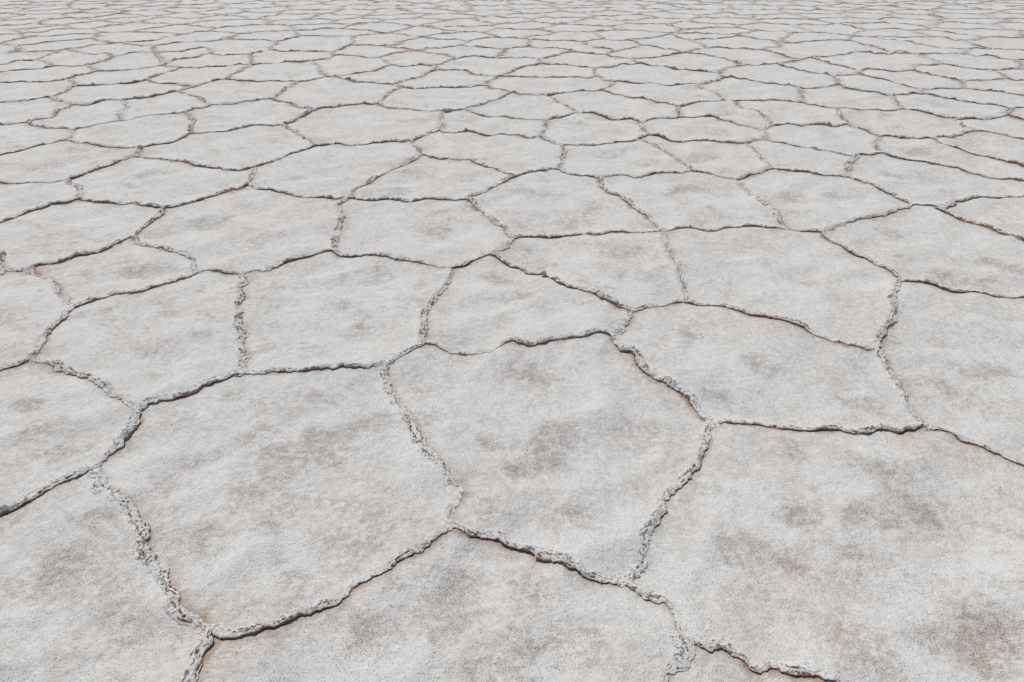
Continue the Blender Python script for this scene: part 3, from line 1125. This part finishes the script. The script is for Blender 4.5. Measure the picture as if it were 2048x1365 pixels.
def crust_mesh(fi):
    f = faces[fi]
    poly = f['poly']
    rr = max(1.9, math.hypot(math.hypot(*f['c']), CAMH))
    sp = min(0.16, max(0.020, 0.0085 * rr))
    # thin the outline to suit
    lo, hi = poly.min(0), poly.max(0)
    gx = np.arange(lo[0], hi[0], sp); gy = np.arange(lo[1], hi[1], sp)
    G = np.stack(np.meshgrid(gx, gy), -1).reshape(-1, 2)
    G = G + rng.uniform(-.28, .28, G.shape) * sp
    G = G[in_poly(poly, G)]
    d, _ = dist_to(G, poly)
    G = G[d > 0.35 * sp]
    n = len(poly)
    pts = np.vstack([poly, G])
    r = delaunay_2d_cdt([Vector(p) for p in pts], [], [list(range(n))], 1, 1e-6)
    P = np.array([(v.x, v.y) for v in r[0]])
    T = np.array([t for t in r[2] if len(t) == 3], int)
    owned = [fine[e] for e, dd_ in f['loop'] if own[e][0] == fi]
    under = [fine[e] for e, dd_ in f['loop'] if own[e][0] != fi]
    do, du = dist_lines(P, owned), dist_lines(P, under)
    z = ground_z(P[:, 0], P[:, 1])
    vr = np.clip(.55 + .9 * noise3(P[:, 0] * 3.7, P[:, 1] * 3.7, 14.2), .05, 1.4)
    z = z + vr * (0.0045 * np.exp(-(do / 0.06) ** 1.3) + 0.004 * np.exp(-(do / 0.22) ** 2)) - 0.002 * np.exp(-du / 0.04) - 0.004 * np.clip(np.minimum(do, du) / 0.4, 0, 1)
    st = stain_at(P[:, 0], P[:, 1])
    z = z - 0.007 * np.clip(st, 0, 1)
    st = st + .19 * sstep(.62, .25, crest(P[:, 0], P[:, 1])) * sstep(0, .12, np.minimum(do, du))
    rn = np.clip(0.5 + 1.2 * fbm(P[:, 0] * 4, P[:, 1] * 4, 9.4), 0, 1.3)
    rust = np.clip(rn * (0.62 * np.exp(-(du / 0.026) ** 1.4) + 0.13 * np.exp(-(du / 0.12) ** 2)) + .08 * rn * np.exp(-(do / 0.10) ** 2), 0, 1)
    cm_ = np.exp(-(du / 0.013) ** 2) * np.clip(.70 + .9 * noise3(P[:, 0] * 18, P[:, 1] * 18, 4.4), 0, .9)  # mud along the crack, widened to tint the lip's shadow brown
    # rim wall going down, so that the crust has its thickness
    bidx = [i for i, o in enumerate(r[3]) if o and o[0] < n]
    loop = np.full(n, -1)
    for i, o in enumerate(r[3]):
        for k in o:
            if k < n: loop[k] = i
    loop = loop[loop >= 0]
    m = len(loop)
    W = np.concatenate([P[loop], (z[loop] - 0.045)[:, None]], 1)
    # inset the foot of the wall a little
    V = np.vstack([np.concatenate([P, z[:, None]], 1), W])
    a = loop; b = np.roll(loop, -1); c = len(P) + np.arange(m); e = np.roll(c, -1)
    Q = np.stack([a, c, e, b], 1)
    V[:, :2] -= f['c']
    return mesh_from('crust', V, [T, Q], SALT, {'stain': np.concatenate([st, st[loop]]), 'rust': np.concatenate([rust, rust[loop]]),
                                                'mud': np.concatenate([cm_, np.ones(m)]), 'clean': np.concatenate([.6 * np.exp(-(do / .04) ** 2), np.zeros(m)])})

def ridge_mesh(e, origin):
    fi, d, facing = own[e]
    P = fine[e][::d]                      # owner lies on the left
    mid = P[len(P) // 2]
    rr = max(1.9, math.hypot(math.hypot(*mid), CAMH))
    ds = min(0.022, max(0.0026, 0.00135 * rr))
    rs = np.random.default_rng(e + 5)
    L_ = np.linalg.norm(np.diff(P, axis=0), axis=1).sum()
    # run a little past both corners
    P = smooth_resample(P, ds)
    ext = 0.022
    k = max(2, min(len(P) - 1, int(0.05 / ds)))
    t0 = (P[0] - P[k]); t0 /= np.linalg.norm(t0) + 1e-9
    t1 = (P[-1] - P[-1 - k]); t1 /= np.linalg.norm(t1) + 1e-9
    ne = max(2, int(ext / ds))
    P = np.vstack([P[0] + t0 * ds * np.arange(ne, 0, -1)[:, None], P, P[-1] + t1 * ds * np.arange(1, ne + 1)[:, None]])
    S = len(P)
    s = np.arange(S) * ds
    w = max(1, int(0.03 / ds))
    pad = np.vstack([np.repeat(P[:1], w, 0) + t0 * 0, P, np.repeat(P[-1:], w, 0)])
    ker = np.ones(2 * w + 1) / (2 * w + 1)
    sm = np.stack([np.convolve(pad[:, i], ker, 'valid') for i in (0, 1)], 1)
    tan = np.gradient(sm, axis=0); tan /= np.linalg.norm(tan, axis=1)[:, None] + 1e-9
    nrm = np.stack([-tan[:, 1], tan[:, 0]], 1)
    ph = rs.uniform(0, 100)
    lip = 0.35 + 0.65 * float(np.clip((facing - 0.2) / 0.5, 0, 1))
    Wd = rs.uniform(0.028, 0.046) * (1 - 0.15 * (1 - lip))
    far = np.clip((rr - 3) / 7, 0, 1)
    Hb = rs.uniform(0.0062, 0.0105) * (0.55 + 0.45 * lip) * (1 + .40 * far) * (1 - .60 * float(sstep(9, 19, rr)))
    n1 = noise3(s * 4.0, ph, 0.5); n2 = noise3(s * 13, ph, 3.5); n3 = noise3(s * 48, ph, 6.5)
    H = Hb * np.clip(0.80 + 1.0 * n1 + 0.95 * n2 + 0.65 * n3, 0.10 + .20 * float(sstep(5, 2.5, rr)), 3.0)
    endt = np.minimum(s, s[-1] - s)
    H = H * (0.35 + 0.65 * sstep(0, 0.05, endt)) * sstep(-.004, 0.018, endt + .004)
    Wv = Wd * np.clip(1 + 0.55 * noise3(s * 5, ph, 12.5) + 0.35 * noise3(s * 17, ph, 15.5), .4, 1.9)
    ov = (0.007 * lip + 0.013 * (1 - lip)) * (1 + .9 * far) * np.clip(1 + 0.8 * noise3(s * 11, ph, 18.5) + 0.8 * noise3(s * 38, ph, 21.5) + .5 * noise3(s * 110, ph, 24.5), .05, 2.6) * sstep(0, .03, endt)
    Kt = int(np.clip(0.062 / ds, 5, 26)); Ku = 6 if Kt > 10 else 4
    u = np.linspace(0, 1, Kt) ** 0.9
    x = 1 - u                                        # 1 foot .. 0 lip
    c = ov[:, None] * -1 + (Wv + ov)[:, None] * x[None, :]
    envl = sstep(1.0, .28, x) * (0.62 + 0.38 * sstep(0, .16, x))
    envc = np.sin(np.pi * np.clip(x, 0, 1)) ** 0.75
    env = lip * envl + (1 - lip) * envc
    px = P[:, None, :] + nrm[:, None, :] * c[..., None]
    base = ground_z(px[..., 0], px[..., 1]) + np.clip(.55 + .9 * noise3(px[..., 0] * 3.7, px[..., 1] * 3.7, 14.2), .05, 1.4) * (0.0045 * np.exp(-(np.maximum(c, 0) / 0.06) ** 1.3) * sstep(-.03, .0, c) + .004 * np.exp(-(np.maximum(c, 0) / .22) ** 2))
    ss = s[:, None] + 0 * c
    lam = fbm(ss * 20, c * 95, ph + 2, 2)
    bil = np.abs(fbm(px[..., 0] * 90, px[..., 1] * 90, ph, 2))
    gr = fbm(px[..., 0] * 190, px[..., 1] * 190, ph + 40, 2)
    clump = fbm(px[..., 0] * 48, px[..., 1] * 48, ph + 80, 2)
    nearw = np.clip(1.25 - rr / 14, .35, 1)
    zt = H[:, None] * env * (1 + (.40 * lip + .30 * (1 - lip)) * lam + .40 * clump - (.1 + .5 * (1 - lip)) * (bil - .25)) + nearw * (0.0015 * gr + 0.0005 * rs.normal(size=c.shape)) * env ** .5
    # open slits running along the ridge, where layers of crust have parted
    slit = np.zeros_like(zt)
    for j in range(7):
        cpos = (-.08 + 0.16 * j) * Wv + .007 * noise3(s * 16, ph, 30 + 7 * j) + .005 * noise3(s * 60, ph, 33 + 7 * j)
        on = sstep(.10, .30, .8 * noise3(s * 11, ph, 50 + 7 * j) + .8 * noise3(s * 85, ph, 53 + 7 * j) + .05 * (1 - lip) - .04 * lip)
        wd = max(.0018, .52 * ds) * (.8 + .5 * noise3(s * 35, ph, 57 + 7 * j))
        slit = np.maximum(slit, on[:, None] * np.exp(-((c - cpos[:, None]) / np.maximum(wd, .4 * ds)[:, None]) ** 2))
    pit = sstep(.34, .56, fbm(px[..., 0] * 75, px[..., 1] * 75, ph + 140, 2) * (.55 + .6 * (1 - lip))) * env
    zt = zt - (0.0065 * slit + 0.004 * pit) * nearw
    mud = np.clip(1.75 * slit ** .9 + .6 * pit, 0, 2) * (.65 + .35 * nearw) * (1 - .5 * float(sstep(9, 19, rr)))  # mud in slits and pits; slits also get shade painted in
    mud = np.maximum(mud, sstep(.16, .0, x)[None, :] * np.clip(.35 * lip + .9 * noise3(s * 22, ph, 95.) * (.4 + .6 * lip), 0, .9)[:, None])
    jit = nearw * (0.0026 * fbm(px[..., 0] * 95, px[..., 1] * 95, ph + 60, 2) * env)
    z = base + zt - 0.005 * sstep(.7, 1.0, x)[None, :] - .001
    px = px + nrm[:, None, :] * jit[..., None] + tan[:, None, :] * (nearw * .0025 * noise3(px[..., 0] * 90, px[..., 1] * 90, ph + 70) * env)[..., None]
    # underside: back under the lip and down into the crack
    v = np.linspace(0, 1, Ku + 1)[1:]
    lz = z[:, -1:]; lc = c[:, -1:] + jit[:, -1:]
    uc_l = lc + (np.abs(lc) * .45 + .0012) * v[None, :]
    uc_c = lc - 0.003 * v[None, :]
    uc = lip * uc_l + (1 - lip) * uc_c
    uz = lz + (-.03 - lz) * v[None, :] ** 1.3
    up = P[:, None, :] + nrm[:, None, :] * uc[..., None] + tan[:, None, :] * (.002 * noise3(ss[:, :1] * 60, v * 3, ph))[..., None]
    fade = 1 - .55 * float(sstep(8, 19, rr))
    um = fade * np.clip(np.broadcast_to((.55 + .45 * lip) * sstep(-.15, .12, v), uz.shape) * (.95 + .4 * noise3(ss[:, :1] * 14, ph, 91.)), 0, 1)
    V = np.concatenate([np.concatenate([px, z[..., None]], -1), np.concatenate([up, uz[..., None]], -1)], 1)
    M = np.concatenate([mud, um], 1)
    K = Kt + Ku
    rust = np.zeros((S, K)); rust[:, :Kt] = .10 * sstep(.5, 0, x)
    st = np.zeros((S, K)); st[:, :Kt] = np.clip(-.05 + .2 * clump, 0, .3) * env * (.5 + .5 * nearw)
    cl = np.zeros((S, K)); cl[:, :Kt] = sstep(.95, .6, x)[None, :] * (.9 + .1 * sstep(.5, 1, lip))
    idx = np.arange(S * K).reshape(S, K)
    Q = np.stack([idx[:-1, :-1], idx[1:, :-1], idx[1:, 1:], idx[:-1, 1:]], -1).reshape(-1, 4)
    V = V.reshape(-1, 3)
    V[:, :2] -= origin
    return mesh_from('ridge', V, [Q], SALT, smooth=False, attrs={'stain': st.ravel(), 'rust': rust.ravel(), 'mud': M.ravel(), 'clean': cl.ravel()})

def link(name, me, parent=None, loc=None):
    o = bpy.data.objects.new(name, me); COLL.objects.link(o)
    if parent: o.parent = parent
    if loc is not None: o.location = loc
    return o

labels = make_labels() if 'make_labels' in globals() else {}
rest = []
for fi, f in enumerate(faces):
    cm = crust_mesh(fi)
    rms = [ridge_mesh(e, f['c']) for e, dd_ in f['loop'] if own[e][0] == fi]
    if fi in THINGS:
        root = link('salt_plate', None, None, (f['c'][0], f['c'][1], 0))
        root.empty_display_size = .1
        root['label'] = labels.get(fi, 'pale salt plate of the cracked flat')
        root['category'] = 'salt plate'
        root['group'] = 'salt plates of the cracked flat'
        link('crust', cm, root)
        for rm in rms: link('ridge', rm, root)
    else:
        rest.append((f['c'], [cm] + rms))
# plates beyond the picture: one mass
if rest:
    Vs, Ts, Qs, at, n0 = [], [], [], {'stain': [], 'rust': [], 'mud': [], 'clean': []}, 0
    for c0, ms in rest:
        for me in ms:
            nv = len(me.vertices); co = np.empty(nv * 3, np.float32); me.vertices.foreach_get('co', co); co = co.reshape(-1, 3); co[:, :2] += c0
            np_ = len(me.polygons); lt = np.empty(np_, np.int32); me.polygons.foreach_get('loop_total', lt)
            lv = np.empty(len(me.loops), np.int32); me.loops.foreach_get('vertex_index', lv)
            n3 = int((lt == 3).sum())
            Ts.append(lv[:n3 * 3].reshape(-1, 3) + n0); Qs.append(lv[n3 * 3:].reshape(-1, 4) + n0)
            for k in at:
                b = np.empty(nv, np.float32); me.attributes[k].data.foreach_get('value', b); at[k].append(b)
            Vs.append(co); n0 += nv
            bpy.data.meshes.remove(me)
    o = link('distant_salt_crust', mesh_from('distant_salt_crust', np.vstack(Vs), [np.vstack(Ts), np.vstack(Qs)], SALT, {k: np.concatenate(v) for k, v in at.items()}))
    o['kind'] = 'stuff'; o['label'] = 'cracked white salt crust stretching on beyond the plates in view'; o['category'] = 'salt crust'

def sheet(name, pts, z, mat, label):
    me = bpy.data.meshes.new(name); me.from_pydata([(x, y, z) for x, y in pts], [], [tuple(range(len(pts)))]); me.materials.append(mat)
    o = link(name, me); o['kind'] = 'structure'; o['label'] = label; return o
sheet('ground', [(-4000, -4000), (4000, -4000), (4000, 4000), (-4000, 4000)], -.080, FLAT, 'white salt flat reaching to the horizon')
sheet('mud_ground', [(-2.6, -.3), (2.6, -.3), (18.5, 23), (-18.5, 23)], -.050, MUD, 'dark damp mud showing in the cracks between the plates')

# loose brown clods of salt and mud lying on the ridges
def clod(px, py, lx, ly, lz, label, seed):
    import bmesh
    bm = bmesh.new(); bmesh.ops.create_icosphere(bm, subdivisions=5, radius=1)
    V = np.array([v.co[:] for v in bm.verts])
    d = 1 + .28 * fbm(V[:, 0] * 1.4 + seed, V[:, 1] * 1.4, V[:, 2] * 1.4, 3) + .10 * fbm(V[:, 0] * 5 + seed, V[:, 1] * 5, V[:, 2] * 5, 2)
    V = V * d[:, None] * np.array([lx, ly, lz]) / 2
    F = np.array([[v.index for v in f.verts] for f in bm.faces]); bm.free()
    m_ = np.clip(.55 + .8 * noise3(V[:, 0] * 40, V[:, 1] * 40, V[:, 2] * 40 + seed), .1, .95)
    g = to_ground(px, py)
    o = link('salt_clod', mesh_from('salt_clod', V, [F], SALT, {'stain': m_ * 0 + .5, 'rust': m_ * .3, 'mud': m_}), None, (g[0], g[1], .012 + lz * .38))
    o.rotation_euler = (0, 0, seed)
    o['label'] = label; o['category'] = 'salt clod'; o['group'] = 'loose clods lying on the ridges'
clod(896, 226, .085, .035, .032, 'long brown clod lying on the ridge where an upright crack meets it', .25)
clod(1087, 553, .032, .026, .020, 'small brown clod on the slanting ridge above the wedge-shaped plate', .9)
clod(282, 301, .042, .034, .034, 'upright dark brown clod on a ridge corner, upper left of the photo', .4)
clod(521, 107, .075, .040, .030, 'flat brown clod on a distant crack near the top of the photo', .1)

# ------------------------------------------------------------------ camera, sun, sky
sc = bpy.context.scene
cam = bpy.data.cameras.new('camera'); co = bpy.data.objects.new('camera', cam); COLL.objects.link(co)
cam.lens = 24; cam.sensor_width = 36; cam.sensor_fit = 'HORIZONTAL'; cam.clip_end = 6000; cam.clip_start = .05
co.location = (0, 0, CAMH); co.rotation_euler = (math.pi / 2 - PITCH, 0, 0)
sc.camera = co
EL, AZ = R(SUN_EL), R(SUN_AZ)             # AZ: from +Y towards -X
sd = Vector((-math.sin(AZ) * math.cos(EL), math.cos(AZ) * math.cos(EL), math.sin(EL)))
sl = bpy.data.lights.new('sun', 'SUN'); so = bpy.data.objects.new('sun', sl); COLL.objects.link(so)
sl.energy = SUN_E; sl.angle = R(.53); sl.color = (1, .943, .812)
so.rotation_euler = sd.to_track_quat('Z', 'Y').to_euler(); so.location = sd * 50
w = bpy.data.worlds.new('World'); sc.world = w; w.use_nodes = True
nt = w.node_tree; nt.nodes.clear()
wo = nt.nodes.new('ShaderNodeOutputWorld'); bg = nt.nodes.new('ShaderNodeBackground'); sky = nt.nodes.new('ShaderNodeTexSky')
sky.sky_type = 'NISHITA'; sky.sun_disc = False; sky.sun_elevation = EL; sky.sun_rotation = -AZ; sky.altitude = 3400; sky.air_density = 1; sky.dust_density = 1
bg.inputs[1].default_value = SKY_S
nt.links.new(sky.outputs[0], bg.inputs[0]); nt.links.new(bg.outputs[0], wo.inputs[0])
vs = sc.view_settings; vs.view_transform = 'Standard'; vs.look = 'None'; vs.gamma = 1; vs.use_curve_mapping = False; vs.exposure = EXPO
